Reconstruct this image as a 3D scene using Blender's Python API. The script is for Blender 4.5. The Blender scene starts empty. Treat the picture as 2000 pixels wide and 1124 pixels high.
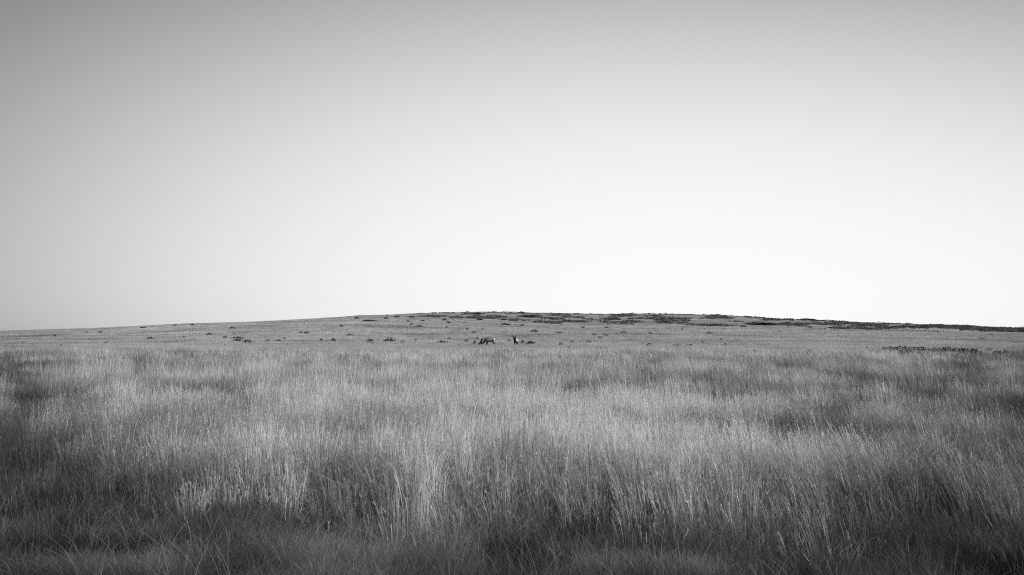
import bpy, bmesh, math, random
import numpy as np
from mathutils import Vector, Matrix

random.seed(7)
rng = np.random.default_rng(11)
R = math.radians
SC = bpy.context.scene
COL = SC.collection

# ---------------------------------------------------------------- camera
F = 1944.0            # focal length of the photograph in its own pixels (35 mm lens)
HZ = 656.0            # eye-level line in the photograph
H = 1.9               # eye height above the meadow
cam_d = bpy.data.cameras.new("camera")
cam = bpy.data.objects.new("camera", cam_d)
COL.objects.link(cam)
cam.location = (0, 0, H)
cam.rotation_euler = (R(90), 0, 0)
cam_d.sensor_width = 36.0
cam_d.lens = 36.0 * F / 2000.0
cam_d.shift_y = (HZ - 562.0) / 2000.0
cam_d.clip_start = 0.1
cam_d.clip_end = 20000
cam_d.dof.use_dof = True
cam_d.dof.focus_distance = 120
cam_d.dof.aperture_fstop = 7.0
SC.camera = cam

# ---------------------------------------------------------------- sky and sun (a black and white photograph: neutral light)
SUN_AZ, SUN_EL = 140.0, 32.0      # degrees right of the view axis, degrees up
world = bpy.data.worlds.new("World")
SC.world = world
world.use_nodes = True
wn, wl = world.node_tree.nodes, world.node_tree.links
wn.clear()
w_out = wn.new("ShaderNodeOutputWorld")
w_bg = wn.new("ShaderNodeBackground")
w_bg.inputs["Strength"].default_value = 0.1
w_sky = wn.new("ShaderNodeTexSky")
w_sky.sky_type = 'NISHITA'
w_sky.sun_disc = False
w_sky.sun_elevation = R(SUN_EL)
w_sky.sun_rotation = R(SUN_AZ)
w_bw = wn.new("ShaderNodeRGBToBW")
wl.new(w_sky.outputs["Color"], w_bw.inputs["Color"])


def wmath(op, a, b=None, c=None):
    """One math node of the sky's tone response; arguments are sockets or numbers."""
    n = wn.new("ShaderNodeMath")
    n.operation = op
    for i, v in enumerate((a, b, c)):
        if v is None:
            continue
        if isinstance(v, (int, float)):
            n.inputs[i].default_value = v
        else:
            wl.new(v, n.inputs[i])
    return n.outputs[0]


# film response of a twilight sky: brighter low down towards the sunset, falling off with height and to the left
w_co = wn.new("ShaderNodeTexCoord")
w_xyz = wn.new("ShaderNodeSeparateXYZ")
wl.new(w_co.outputs["Generated"], w_xyz.inputs[0])
sx = wmath('MINIMUM', wmath('MAXIMUM', w_xyz.outputs[0], -0.47), 0.47)
sz = wmath('MINIMUM', wmath('MAXIMUM', w_xyz.outputs[2], 0.0), 0.34)
ez = wmath('MULTIPLY', sz, wmath('MULTIPLY_ADD', sz, -13.189, 0.338))
ex = wmath('MULTIPLY', sx, wmath('ADD', wmath('MULTIPLY_ADD', sx, -3.478, 1.611), wmath('MULTIPLY', sz, -2.677)))
ee = wmath('EXPONENT', wmath('ADD', wmath('ADD', ez, ex), 0.477))
nn = wmath('MULTIPLY', ee, wmath('POWER', w_bw.outputs[0], 0.3))
lum = wmath('MULTIPLY', wmath('SUBTRACT', 1.0, wmath('EXPONENT', wmath('MULTIPLY', nn, -1.0))), 10.2)
wl.new(lum, w_bg.inputs["Color"])
wl.new(w_bg.outputs["Background"], w_out.inputs["Surface"])

sun_d = bpy.data.lights.new("sun", 'SUN')
sun_d.energy = 2.4
sun_d.angle = R(8)
sun_d.color = (1, 1, 1)
sun = bpy.data.objects.new("sun", sun_d)
COL.objects.link(sun)
_d = Vector((math.sin(R(SUN_AZ)) * math.cos(R(SUN_EL)), math.cos(R(SUN_AZ)) * math.cos(R(SUN_EL)), math.sin(R(SUN_EL))))
sun.rotation_euler = _d.to_track_quat('Z', 'Y').to_euler()

SC.view_settings.view_transform = 'Standard'
SC.view_settings.look = 'None'
SC.view_settings.exposure = 0.0
SC.view_settings.gamma = 1.0
SC.cycles.filter_width = 1.0
SC.cycles.use_denoising = False      # keeps the fine grass and a trace of film grain

# ---------------------------------------------------------------- small helpers
def tag(o, label=None, cat=None, group=None, kind=None):
    for k, v in (("label", label), ("category", cat), ("group", group), ("kind", kind)):
        if v:
            o[k] = v
    return o


def empty(name, loc, rz=0.0, scale=1.0):
    o = bpy.data.objects.new(name, None)
    COL.objects.link(o)
    o.location = loc
    o.rotation_euler = (0, 0, rz)
    o.scale = (scale,) * 3
    return o


def link(name, me, mat=None, parent=None):
    o = bpy.data.objects.new(name, me)
    COL.objects.link(o)
    if mat:
        me.materials.append(mat)
    if parent:
        o.parent = parent
    return o


def np_mesh(name, verts, quads=None, tris=None, tone=None, smooth=False):
    """A mesh straight from arrays, with a per-vertex grey 'tone'."""
    me = bpy.data.meshes.new(name)
    verts = np.asarray(verts, dtype=np.float32)
    q = np.zeros((0, 4), np.int32) if quads is None else np.asarray(quads, np.int32)
    t = np.zeros((0, 3), np.int32) if tris is None else np.asarray(tris, np.int32)
    me.vertices.add(len(verts))
    me.vertices.foreach_set("co", verts.ravel())
    loops = np.concatenate([q.ravel(), t.ravel()])
    me.loops.add(len(loops))
    me.loops.foreach_set("vertex_index", loops)
    me.polygons.add(len(q) + len(t))
    starts = np.concatenate([np.arange(len(q)) * 4, len(q) * 4 + np.arange(len(t)) * 3]).astype(np.int32)
    me.polygons.foreach_set("loop_start", starts)
    if smooth:
        me.polygons.foreach_set("use_smooth", np.ones(len(q) + len(t), bool))
    me.update(calc_edges=True)
    if tone is not None:
        a = me.attributes.new("tone", 'FLOAT', 'POINT')
        a.data.foreach_set("value", np.asarray(tone, np.float32))
    return me


def _hash(ix, iy, seed):
    n = (ix.astype(np.int64) * 374761393 + iy.astype(np.int64) * 668265263 + seed * 974634541) & 0x7fffffff
    n = ((n ^ (n >> 13)) * 1274126177) & 0x7fffffff
    return ((n ^ (n >> 16)) & 0xffff) / 65535.0


def vnoise(x, y, seed=0):
    x = np.asarray(x, float); y = np.asarray(y, float)
    ix = np.floor(x); iy = np.floor(y)
    fx = x - ix; fy = y - iy
    fx = fx * fx * (3 - 2 * fx); fy = fy * fy * (3 - 2 * fy)
    a = _hash(ix, iy, seed); b = _hash(ix + 1, iy, seed)
    c = _hash(ix, iy + 1, seed); d = _hash(ix + 1, iy + 1, seed)
    return (a * (1 - fx) + b * fx) * (1 - fy) + (c * (1 - fx) + d * fx) * fy


def fbm(x, y, seed=0, octaves=4):
    s = 0.0; amp = 0.5; tot = 0.0
    for i in range(octaves):
        s = s + amp * vnoise(x, y, seed + i * 17)
        tot += amp
        x = np.asarray(x) * 2.03; y = np.asarray(y) * 2.03
        amp *= 0.5
    return s / tot


def clumps(x, y, size, seed=0):
    """Nearest jittered tuft centre: (distance in tuft sizes, direction away from it, random number of the tuft)."""
    gx = np.floor(x / size); gy = np.floor(y / size)
    best = np.full(len(x), 9.0); bdx = np.zeros(len(x)); bdy = np.zeros(len(x)); bid = np.zeros(len(x))
    for i in (-1, 0, 1):
        for j in (-1, 0, 1):
            cx = gx + i; cy = gy + j
            dx = x / size - (cx + 0.15 + 0.7 * _hash(cx, cy, seed)); dy = y / size - (cy + 0.15 + 0.7 * _hash(cx, cy, seed + 5))
            d = np.hypot(dx, dy)
            m = d < best
            best[m] = d[m]; bdx[m] = dx[m]; bdy[m] = dy[m]; bid[m] = _hash(cx, cy, seed + 9)[m]
    return best, bdx, bdy, bid


def sstep(a, b, x):
    t = np.clip((np.asarray(x, float) - a) / (b - a), 0, 1)
    return t * t * (3 - 2 * t)


# ---------------------------------------------------------------- the lie of the land
# skyline of the far scrub ridge and crest of the near grassy rise (photograph columns -> rows)
RX = [-900, 0, 400, 600, 650, 700, 757, 800, 840, 870, 940, 1000, 1040, 1140, 1200, 1280, 1330, 1400, 1450, 1500,
      1560, 1600, 1680, 1750, 1850, 2000, 2200, 2900]
RY = [662, 656, 643, 627, 621, 616.4, 615.6, 613, 611.6, 611.1, 608.8, 610, 612, 613.2, 613.6, 612.3, 613.6, 615.6, 618, 621,
      624.3, 626, 629.6, 632, 636, 641, 647, 660]
CX = [-900, -200, 0, 25, 75, 130, 190, 250, 370, 480, 570, 640, 690, 780, 880, 1000, 1100, 1200, 1400, 1550, 1650, 1770,
      1850, 2000, 2200, 2900]
CY = [662, 651, 646.5, 645.5, 643.8, 642.3, 640.5, 637.6, 631.6, 628.8, 624.6, 620.6, 619.3, 622, 625.5, 630, 633.6, 635.2, 638.6, 641.3,
      644.3, 647, 649.5, 650, 654, 662]
Y_CREST, Y_RIDGE = 330.0, 560.0


def ground(x, y):
    """Height of the bare ground at world x, y."""
    x = np.asarray(x, float); y = np.asarray(y, float)
    yy = np.maximum(y, 1.0)
    X = 1000 + F * np.clip(x / yy, -0.9, 0.9)
    wave = 7.0
    zc = H + Y_CREST * (HZ - np.interp(X, CX, CY)) / F - 0.25
    zr = H + Y_RIDGE * (HZ - np.interp(X, RX, RY)) / F
    t = np.clip((y - 160) / (Y_CREST - 160), 0, 1)
    rise = zc * (0.55 * t * t + 0.45 * t ** 1.3) * 1.0
    drop = np.clip((y - Y_CREST) / 40.0, 0, 1)
    front = np.where(y <= Y_CREST, rise, zc - 1.6 * drop * drop * (3 - 2 * drop))
    r = np.clip((y - Y_CREST - 10) / (Y_RIDGE - Y_CREST - 10), 0, 1)
    rr = r * r * (3 - 2 * r) * 0.35 + r * 0.65
    up = (zc - 1.2) * (1 - rr) + zr * rr
    z = np.where(y <= Y_CREST + 10, front, np.maximum(front, up))
    back = sstep(Y_RIDGE, Y_RIDGE + 500, y)
    z = np.where(y > Y_RIDGE, zr * (1 - back) - 6 * back, z)
    z = z * sstep(0, 60, y)
    near = 0.16 * (fbm(x / 3.1, y / 3.1, 5, 3) - 0.5) + 0.10 * (fbm(x / 0.7, y / 0.7, 9, 2) - 0.5)
    far = 0.9 * (fbm(x / 22.0, y / 16.0, 21, 4) - 0.5) * sstep(350, 420, y)
    return z + near * (1 - sstep(60, 130, y)) + far - 0.12 * sstep(60, 170, y) * (1 - sstep(170, 260, y))


_HY = np.concatenate([np.arange(6, 60, 0.25), np.arange(60, 800, 0.5)])


def canopy(y):
    """Usual height of the straw's top above the ground at depth y."""
    return 0.70 * (1 - 0.45 * sstep(270, Y_CREST - 10, y)) * (y < Y_CREST + 4)


def hit(X, Yp, lift=0.0, start=6.0):
    """First point of the ground (or of the straw's top, lift = 1) seen at photograph pixel (X, Yp)."""
    u = (X - 1000) / F
    zz = ground(u * _HY, _HY)
    ray = H + (HZ - Yp) / F * _HY
    k = np.nonzero((zz + lift * canopy(_HY) >= ray) & (_HY > start))[0]
    d = _HY[k[0]] if len(k) else 555.0
    return u * d, d, float(ground(u * d, d))


# fields of the meadow: how much tall straw stands where, and how pale it is -------------
def px_xy(X, Yp, hgt=0.0):
    d = F * (H - hgt) / (Yp - HZ)
    return (X - 1000) / F * d, d


FRONT_X = [-400, 0, 150, 300, 450, 600, 730, 780, 830, 880, 950, 1160, 1300, 1500, 1800, 2000, 2400]
FRONT_D = [12.2, 11.8, 11.4, 11.0, 10.6, 10.5, 10.2, 9.6, 9.0, 9.6, 10.4, 10.5, 9.9, 9.3, 8.8, 8.6, 8.4]
# (photo x, photo y, height the row refers to, half width px, half depth m, amount): + pale, - dark hollow
PATCHES = [(1110, 985, 0, 85, 1.3, 1.7), (1280, 990, 0, 100, 1.3, 1.5), (960, 980, 0, 90, 1.2, 1.0), (1430, 990, 0, 90, 1.2, 1.0), (590, 965, 0, 90, 1.2, .6), (850, 960, 0, 60, 1.2, .8), (745, 975, 0, 30, .6, 1.3), (830, 1040, 0, 40, .7, .7),
           (810, 880, 0, 40, .7, .9), (960, 985, 0, 60, .6, .4), (560, 800, .6, 90, 1.5, .7), (470, 930, 0, 60, .8, .4),
           (400, 900, 0, 40, .7, .3), (1290, 770, .6, 90, 2.0, .8), (1450, 985, 0, 90, .6, .45), (1030, 770, .6, 90, 2.5, .5),
           (220, 725, .6, 80, 5, .5), (900, 720, .6, 160, 5, .4), (1900, 745, .6, 90, 4, .3), (660, 745, .6, 60, 2, .4),
           (1150, 735, .6, 80, 4, .4),
           (630, 1010, 0, 40, .3, -.9), (1165, 1010, 0, 40, .3, -.5), (1290, 1040, 0, 40, .3, -.8), (1850, 925, .2, 80, .5, -.6),
           (60, 790, .3, 80, 1.8, -1.0), (130, 805, .3, 90, 1.2, -.9), (760, 790, .3, 50, 1.4, -.9), (1240, 812, .3, 80, 1.2, -.8),
           (1280, 752, .35, 100, 2.2, -1.1), (1600, 872, .25, 150, .9, -1.2), (1480, 850, .25, 60, .8, -.8), (430, 950, 0, 70, .6, -.9),
           (60, 950, .1, 70, .9, -.9), (130, 880, .2, 120, 1.6, -.7), (1590, 800, .3, 60, 1.5, -.7), (1010, 845, .3, 40, .8, -.7),
           (1180, 870, .3, 40, .5, -.5), (1870, 800, .3, 100, 1.4, -.5), (1560, 716, .5, 60, 4, -.7), (290, 722, .5, 90, 4, -.5),
           (1440, 700, .5, 120, 7, -.35), (1050, 717, .5, 60, 3, -.5), (1180, 720, .4, 50, 3, -.4), (860, 745, .4, 60, 3, -.4),
           (1700, 760, .4, 120, 4, -.4), (1960, 850, .3, 60, 1, -.4), (200, 1000, 0, 150, .9, -.8), (1990, 1010, 0, 120, 1.2, -.5),
           (310, 780, .4, 60, 1.2, -.5), (900, 800, .4, 40, 1.0, -.3), (660, 900, .2, 30, .5, -.4), (1390, 830, .3, 60, 1., -.4)]


def straw(x, y):
    """(amount of tall straw 0..1, paleness about -1..1) at world x, y."""
    x = np.asarray(x, float); y = np.asarray(y, float)
    yy = np.maximum(y, 1.0)
    X = 1000 + F * x / yy
    edge = np.interp(X, FRONT_X, FRONT_D) + 2.0 * (fbm(x / 1.3, y / 1.3, 31, 3) - 0.5)
    D = sstep(-1.5, 0.7, y - edge)
    big = fbm(x / 7.0, y / 5.0, 41, 4) - 0.5
    mid = fbm(x / 1.7, y / 1.5, 51, 3) - 0.5
    patch = fbm(x / 1.5 + 7, y / 2.6, 45, 3) - 0.5
    calm = 0.45 + 0.80 * sstep(13.5, 19, y) * (1 - 0.3 * sstep(50, 90, y))
    pale = calm * (1.5 * big + 3.4 * patch + 2.2 * mid)
    hole = 1.6 * np.clip(calm * 1.5 - 0.5, 0, 1.1) * sstep(0.05, 0.28, -(0.5 * big + 0.8 * patch + 0.5 * mid))
    D = D * (1 - 0.5 * np.clip(hole, 0, 1))
    pale = pale - 0.30 * (1 - sstep(-0.4, 0.7, y - edge))          # greener stems along the near edge of the straw
    for (px, py, hg, wx, dy, a) in PATCHES:
        cx, cy = px_xy(px, py, hg)
        g = np.exp(-((x - cx) / (wx / F * cy)) ** 2 - ((y - cy) / dy) ** 2)
        pale = pale + (a if a > 0 else (0.65 if cy < 13 else 1.1) * a) * g
        if a < 0:
            D = D * (1 - np.clip(-a * (0.62 if cy < 13 else 0.8) * g, 0, 0.9))
        else:
            D = np.clip(D + 0.5 * a * g * (D > 0.02), 0, 1.2)
    side = 0.95 * sstep(0.22, 0.50, -x / yy) * (1 - sstep(30, 90, y)) + 0.75 * sstep(0.14, 0.5, x / yy) * (1 - sstep(20, 70, y))  # lens vignette painted into the nearer straw's tone, left and right
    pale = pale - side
    rim_vignette = 1.1 * sstep(0.36, 0.54, np.abs(x) / yy)  # outer view edges darkened in the farther straw's colour, as a lens would
    pale = pale - rim_vignette * sstep(30, 60, y)
    far = sstep(60, 120, y)
    return D * (1 - far) + far, pale * (1 - 0.45 * far)


# ---------------------------------------------------------------- materials (all greys: the photograph is black and white)
def leaf_mat(name, gain=1.0, trans=0.3, rough=0.9):
    m = bpy.data.materials.new(name)
    m.use_nodes = True
    n, l = m.node_tree.nodes, m.node_tree.links
    n.clear()
    out = n.new("ShaderNodeOutputMaterial")
    at = n.new("ShaderNodeAttribute"); at.attribute_name = "tone"
    no = n.new("ShaderNodeTexNoise"); no.inputs["Scale"].default_value = 9.0
    geo = n.new("ShaderNodeNewGeometry")
    l.new(geo.outputs["Position"], no.inputs["Vector"])
    mr = n.new("ShaderNodeMapRange")
    mr.inputs["From Min"].default_value = 0.3; mr.inputs["From Max"].default_value = 0.7
    mr.inputs["To Min"].default_value = 0.8 * gain; mr.inputs["To Max"].default_value = 1.2 * gain
    l.new(no.outputs["Fac"], mr.inputs["Value"])
    mu = n.new("ShaderNodeMath"); mu.operation = 'MULTIPLY'
    l.new(at.outputs["Fac"], mu.inputs[0]); l.new(mr.outputs[0], mu.inputs[1])
    di = n.new("ShaderNodeBsdfDiffuse"); di.inputs["Roughness"].default_value = rough
    tr = n.new("ShaderNodeBsdfTranslucent")
    mx = n.new("ShaderNodeMixShader"); mx.inputs[0].default_value = trans
    l.new(mu.outputs[0], di.inputs["Color"]); l.new(mu.outputs[0], tr.inputs["Color"])
    l.new(di.outputs[0], mx.inputs[1]); l.new(tr.outputs[0], mx.inputs[2])
    l.new(mx.outputs[0], out.inputs["Surface"])
    return m


def ground_mat():
    m = bpy.data.materials.new("meadow_ground")
    m.use_nodes = True
    n, l = m.node_tree.nodes, m.node_tree.links
    b = n["Principled BSDF"]
    b.inputs["Roughness"].default_value = 1.0
    b.inputs["Specular IOR Level"].default_value = 0.0
    at = n.new("ShaderNodeAttribute"); at.attribute_name = "tone"
    geo = n.new("ShaderNodeNewGeometry")
    acc = at.outputs["Fac"]
    for sc, sy, lo, hi in ((0.35, 0.7, .72, 1.28), (1.7, 1.0, .75, 1.25), (9.0, 1.0, .8, 1.2)):
        mp = n.new("ShaderNodeMapping"); mp.inputs["Scale"].default_value = (1, sy, 1)
        l.new(geo.outputs["Position"], mp.inputs["Vector"])
        no = n.new("ShaderNodeTexNoise"); no.inputs["Scale"].default_value = sc; no.inputs["Detail"].default_value = 4
        l.new(mp.outputs[0], no.inputs["Vector"])
        mr = n.new("ShaderNodeMapRange")
        mr.inputs["From Min"].default_value = .3; mr.inputs["From Max"].default_value = .7
        mr.inputs["To Min"].default_value = lo; mr.inputs["To Max"].default_value = hi
        l.new(no.outputs["Fac"], mr.inputs["Value"])
        mu = n.new("ShaderNodeMath"); mu.operation = 'MULTIPLY'
        l.new(acc, mu.inputs[0]); l.new(mr.outputs[0], mu.inputs[1])
        acc = mu.outputs[0]
    l.new(acc, b.inputs["Base Color"])
    return m


def tone_mat(name, rough=0.8, scale=14.0):
    m = bpy.data.materials.new(name)
    m.use_nodes = True
    n, l = m.node_tree.nodes, m.node_tree.links
    b = n["Principled BSDF"]
    b.inputs["Roughness"].default_value = rough
    b.inputs["Specular IOR Level"].default_value = 0.15
    at = n.new("ShaderNodeAttribute"); at.attribute_name = "tone"
    tc = n.new("ShaderNodeTexCoord")
    no = n.new("ShaderNodeTexNoise"); no.inputs["Scale"].default_value = scale; no.inputs["Detail"].default_value = 5
    l.new(tc.outputs["Object"], no.inputs["Vector"])
    mr = n.new("ShaderNodeMapRange")
    mr.inputs["To Min"].default_value = 0.75; mr.inputs["To Max"].default_value = 1.25
    l.new(no.outputs["Fac"], mr.inputs["Value"])
    mu = n.new("ShaderNodeMath"); mu.operation = 'MULTIPLY'
    l.new(at.outputs["Fac"], mu.inputs[0]); l.new(mr.outputs[0], mu.inputs[1])
    l.new(mu.outputs[0], b.inputs["Base Color"])
    return m


M_GROUND = ground_mat()
M_STRAW = leaf_mat("dry_straw", 1.0, 0.42)
M_GREEN = leaf_mat("green_blades", 1.0, 0.25)
M_SHRUB = leaf_mat("shrub_leaves", 1.0, 0.1)
M_HIDE = tone_mat("elk_hide")
M_HORN = tone_mat("antler_bone", 0.5, 30)
M_WOOD = tone_mat("weathered_wood", 0.9, 20)

# ---------------------------------------------------------------- ground sheet
A_FINE = np.linspace(-0.62, 0.62, 700)
A_BACK = np.linspace(0.62, 2 * math.pi - 0.62, 90)[1:-1]
ANG = np.concatenate([A_FINE, A_BACK])
RAD = np.concatenate([np.geomspace(0.6, 6, 14)[:-1], np.geomspace(6, 60, 150)[:-1], np.geomspace(60, 300, 90)[:-1],
                      np.linspace(300, 640, 150)[:-1], np.geomspace(640, 9000, 26)])
AA, RR = np.meshgrid(ANG, RAD)
GX, GY = RR * np.sin(AA), RR * np.cos(AA)
GZ = ground(GX, GY)
n_a, n_r = len(ANG), len(RAD)
verts = np.stack([GX, GY, GZ], -1).reshape(-1, 3)
ii = np.arange(n_r - 1)[:, None] * n_a; jj = np.arange(n_a)[None, :]; j2 = (jj + 1) % n_a
quads = np.stack([ii + jj, ii + n_a + jj, ii + n_a + j2, ii + j2], -1).reshape(-1, 4)[:, ::-1]
verts = np.vstack([verts, [[0, 0, float(ground(0, 0.0))]]])
c_i = len(verts) - 1
tris = np.stack([np.full(n_a, c_i), np.arange(n_a), (np.arange(n_a) + 1) % n_a], -1)[:, ::-1]
gx, gy = GX.ravel(), GY.ravel()
D_, P_ = straw(gx, gy)
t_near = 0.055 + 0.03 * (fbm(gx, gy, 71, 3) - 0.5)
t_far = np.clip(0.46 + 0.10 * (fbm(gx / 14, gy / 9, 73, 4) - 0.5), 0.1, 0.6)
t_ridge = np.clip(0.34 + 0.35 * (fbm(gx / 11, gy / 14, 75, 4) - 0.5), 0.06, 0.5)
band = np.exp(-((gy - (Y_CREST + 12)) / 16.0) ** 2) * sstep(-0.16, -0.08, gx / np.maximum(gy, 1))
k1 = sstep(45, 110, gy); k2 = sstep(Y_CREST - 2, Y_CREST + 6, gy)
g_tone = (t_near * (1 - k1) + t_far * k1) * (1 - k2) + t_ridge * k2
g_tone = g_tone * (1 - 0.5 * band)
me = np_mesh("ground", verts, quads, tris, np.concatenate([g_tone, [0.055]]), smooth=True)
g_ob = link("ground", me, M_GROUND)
tag(g_ob, kind="structure")


# ---------------------------------------------------------------- where the shrubs stand (photograph x, foot y, width, height in its pixels; label)
SH = [
    # far left of the meadow
    (121, 674.5, 9, 4, "small round black shrub alone low on the far left of the meadow"),
    (208, 668.5, 12, 4, "ragged grey shrub above the dark grass band on the far left"),
    (45, 669, 7, 3.5, "faint little shrub nearest the left edge of the meadow"),
    (108, 655, 9, 2.5, "small flat dark shrub under the skyline on the far left"),
    (168, 648.2, 12, 2, "thin flat shrub just below the left skyline, left of its neighbour"),
    (194, 647.8, 13, 2, "thin flat shrub just below the left skyline, right of its neighbour"),
    (278, 639.6, 11, 2.5, "small dark shrub touching the skyline left of centre"),
    (295, 660, 18, 3.5, "low two-humped shrub on the lower slope left of the black pair"),
    (359, 657.5, 7, 3, "tiny peaked shrub left of the big black pair"),
    (343, 634.8, 10, 2, "small shrub on the left skyline, left one of two close together"),
    (376, 634, 9, 2, "small shrub on the left skyline, right one of two close together"),
    (410, 651.5, 13, 3, "flat shrub up the slope above the tiny peaked shrub"),
    (455, 640, 13, 2.5, "flat dark shrub high on the left slope above the black pair"),
    (457, 651, 11, 2.5, "thin flat shrub just left of the spindly little bush"),
    (474, 652.5, 6, 5, "spindly open little bush above the big black pair"),
    (440, 658.5, 13, 3.5, "dark low shrub just up and left of the black pair"),
    (466, 658.8, 25, 3, "long flat shrub directly above the black pair"),
    (465, 664, 22, 5.5, "big black shrub, upper left one of the pair left of centre"),
    (484, 667, 24, 6, "big black shrub, lower right one of the pair left of centre"),
    # between the pair and the elk
    (522, 664, 15, 2.5, "faint flat shrub just right of the big black pair"),
    (543, 664.5, 13, 3.5, "faint ragged shrub second to the right of the black pair"),
    (555, 660, 8, 3, "small dark shrub above the faint ragged ones"),
    (588, 648.3, 8, 2.5, "small dark shrub high on the slope, left half of a double one"),
    (599, 648.6, 11, 2.5, "small dark shrub high on the slope, right half of a double one"),
    (592, 664, 7, 6, "thin upright twiggy shrub standing over a low round one"),
    (591, 670.5, 8, 4, "low round shrub below a thin upright twiggy one"),
    (628, 662.8, 7, 3.5, "small faint shrub left of the black mound"),
    (652, 664, 11, 6, "black peaked mound of a shrub halfway between the pair and elk"),
    (667, 635.3, 8, 2, "small dark dash of a shrub high on the middle slope"),
    (685, 653, 17, 2, "long thin faint shrub above the two joined dark shrubs"),
    (697, 620.8, 12, 2.4, "dark shrub close under the skyline where the hill steepens"),
    (718, 625.8, 25, 2.5, "long flat shrub with a raised middle under the skyline"),
    (723, 665, 17, 6, "dark shrub, left one of two joined in a long mound"),
    (760, 665, 26, 6.5, "dark shrub, right and larger one of two joined in a long mound"),
    (786, 666, 14, 2.5, "low trailing shrub at the right tail of the long mound"),
    (776, 619.6, 13, 3, "ragged dark shrub beneath the small skyline bush"),
    (805, 620.4, 14, 4, "black domed shrub on the hill shoulder under the skyline"),
    (754, 621, 9, 2.5, "small dark shrub left of the ragged one under the skyline"),
    (797, 627, 6, 2, "tiny dark shrub just below the hill shoulder"),
    (826, 626.3, 8, 2.5, "small flat shrub below and right of the black domed one"),
    (803, 632.8, 6, 2.5, "tiny dark shrub at the left end of a long flat one"),
    (818, 635.8, 15, 2, "long flat shrub on the upper slope below the hill shoulder"),
    (868, 624.5, 11, 3, "dark shrub in the band between slope and ridge, left of the elk"),
    (876, 629.6, 9, 3, "small dark shrub just under the dark band left of the elk"),
    (872, 639, 5, 4, "small upright shrub alone in the middle of the upper slope"),
    (877, 661, 11, 2.8, "thin flat shrub above the long low one left of the elk"),
    (862, 667, 26, 4.5, "long low dark shrub left of the three elk"),
    (811, 662.8, 7, 3, "little faint shrub between the long mound and the long low shrub"),
    (894, 673, 6, 3, "tiny faint shrub low in front of the long low shrub"),
    # round the elk
    (911, 665.5, 13, 5, "dark round shrub second to the left of the bedded elk"),
    (927, 667.5, 9, 4, "dark round shrub right beside the bedded elk"),
    (957, 660.5, 12, 3, "dark shrub showing just above the back of the grazing elk"),
    (946, 659.8, 6, 2, "tiny dark shrub behind the ears of the bedded elk"),
    (932, 660.2, 8, 3, "small dark shrub behind the pale antler of the bedded elk"),
    (994, 664.5, 13, 3.5, "flat dark shrub just left of the standing elk"),
    (1020, 667.5, 9, 5, "dark mounded shrub right beside the standing elk"),
    (1035, 669, 19, 6.5, "dark mounded shrub second to the right of the standing elk"),
    (1004, 679, 8, 3.5, "tiny dark shrub in the grass below the standing elk"),
    (912, 641.5, 5, 2.5, "tiny dark shrub uphill of the bedded elk, left of two"),
    (943, 641.8, 5, 2.5, "tiny dark shrub uphill of the bedded elk, right of two"),
    (927, 647.6, 15, 1.8, "faint long shrub halfway up the slope behind the bedded elk"),
    (984, 632.8, 19, 2.5, "flat dark shrub under the scrub band above the standing elk"),
    (1020, 635, 8, 3, "small dark shrub under the scrub band below the fence"),
    (1043, 645.8, 20, 3, "peaked flat shrub uphill right of the standing elk"),
    (1093, 648.5, 21, 2, "long thin shrub uphill right of the peaked flat one"),
    # right half of the slope
    (1139, 639.3, 7, 2.5, "small black shrub high on the right slope, left of two"),
    (1184, 639.3, 9, 2, "small black shrub high on the right slope, right of two"),
    (1161, 652.6, 12, 3, "flat shrub above and left of the dark oval one"),
    (1183, 653.6, 11, 2.4, "flat shrub above and right of the dark oval one"),
    (1172, 659.4, 14, 4.2, "dark oval shrub beneath two flat ones right of the elk"),
    (1095, 672.5, 12, 5.5, "dark fuzzy round shrub low in the grass right of the elk"),
    (1111, 678.5, 6, 4.5, "tiny upright shrub in front of the fuzzy round one"),
    (1118, 666.5, 16, 3, "faint wide shrub above the fuzzy round one"),
    (1151, 667, 14, 3.5, "faint wide shrub below the dark oval one"),
    (1268, 673.5, 20, 6, "dark double shrub low on the right meadow"),
    (1253, 670.5, 7, 4.5, "small open twiggy shrub left of the dark double one"),
    (1322, 674, 22, 5, "dark shrub at the left end of a long tapering mound"),
    (1343, 674, 22, 4, "paler shrub forming the right tail of a long tapering mound"),
    (1270, 649.3, 8, 2, "tiny dark dash of a shrub in the middle of the right slope"),
    (1217, 647.6, 14, 1.6, "thin faint shrub left of the tiny dark dash on the right slope"),
    (1332, 642.8, 6, 1.8, "tiny black shrub under the ridge scrub, left of two"),
    (1376, 642.8, 4, 2.5, "tiny black shrub under the ridge scrub, right of two"),
    (1385, 649.3, 22, 1.5, "thin streak of shrub across the upper right slope"),
    (1408, 661.8, 8, 2.8, "small dark oval shrub above the round boulder-like one"),
    (1416, 673.5, 13, 6.5, "dark round boulder-like shrub alone on the right meadow"),
    (1371, 666.5, 9, 2, "tiny flat shrub left of the round boulder-like one"),
    (1500, 673, 15, 2.5, "small flat shrub between the round one and the rush strip"),
    (1474, 682.5, 6, 3.5, "tiny dark shrub low in front of the small flat one"),
    (1580, 684.5, 15, 4, "fuzzy faint shrub low in the grass left of the rush strip"),
    (1693, 678, 13, 3, "small dark shrub just left of the long rush strip"),
    (1523, 646.4, 4, 2, "tiny black dot of a shrub close under the right ridge"),
    (1937, 653, 8, 1.6, "tiny flat black shrub under the ridge at the far right"),
    (1867, 665.4, 6, 2, "tiny flat shrub above the long rush strip"),
    (1917, 660.4, 18, 2.4, "faint flat shrub up the slope above the end of the rush strip"),
]
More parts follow.
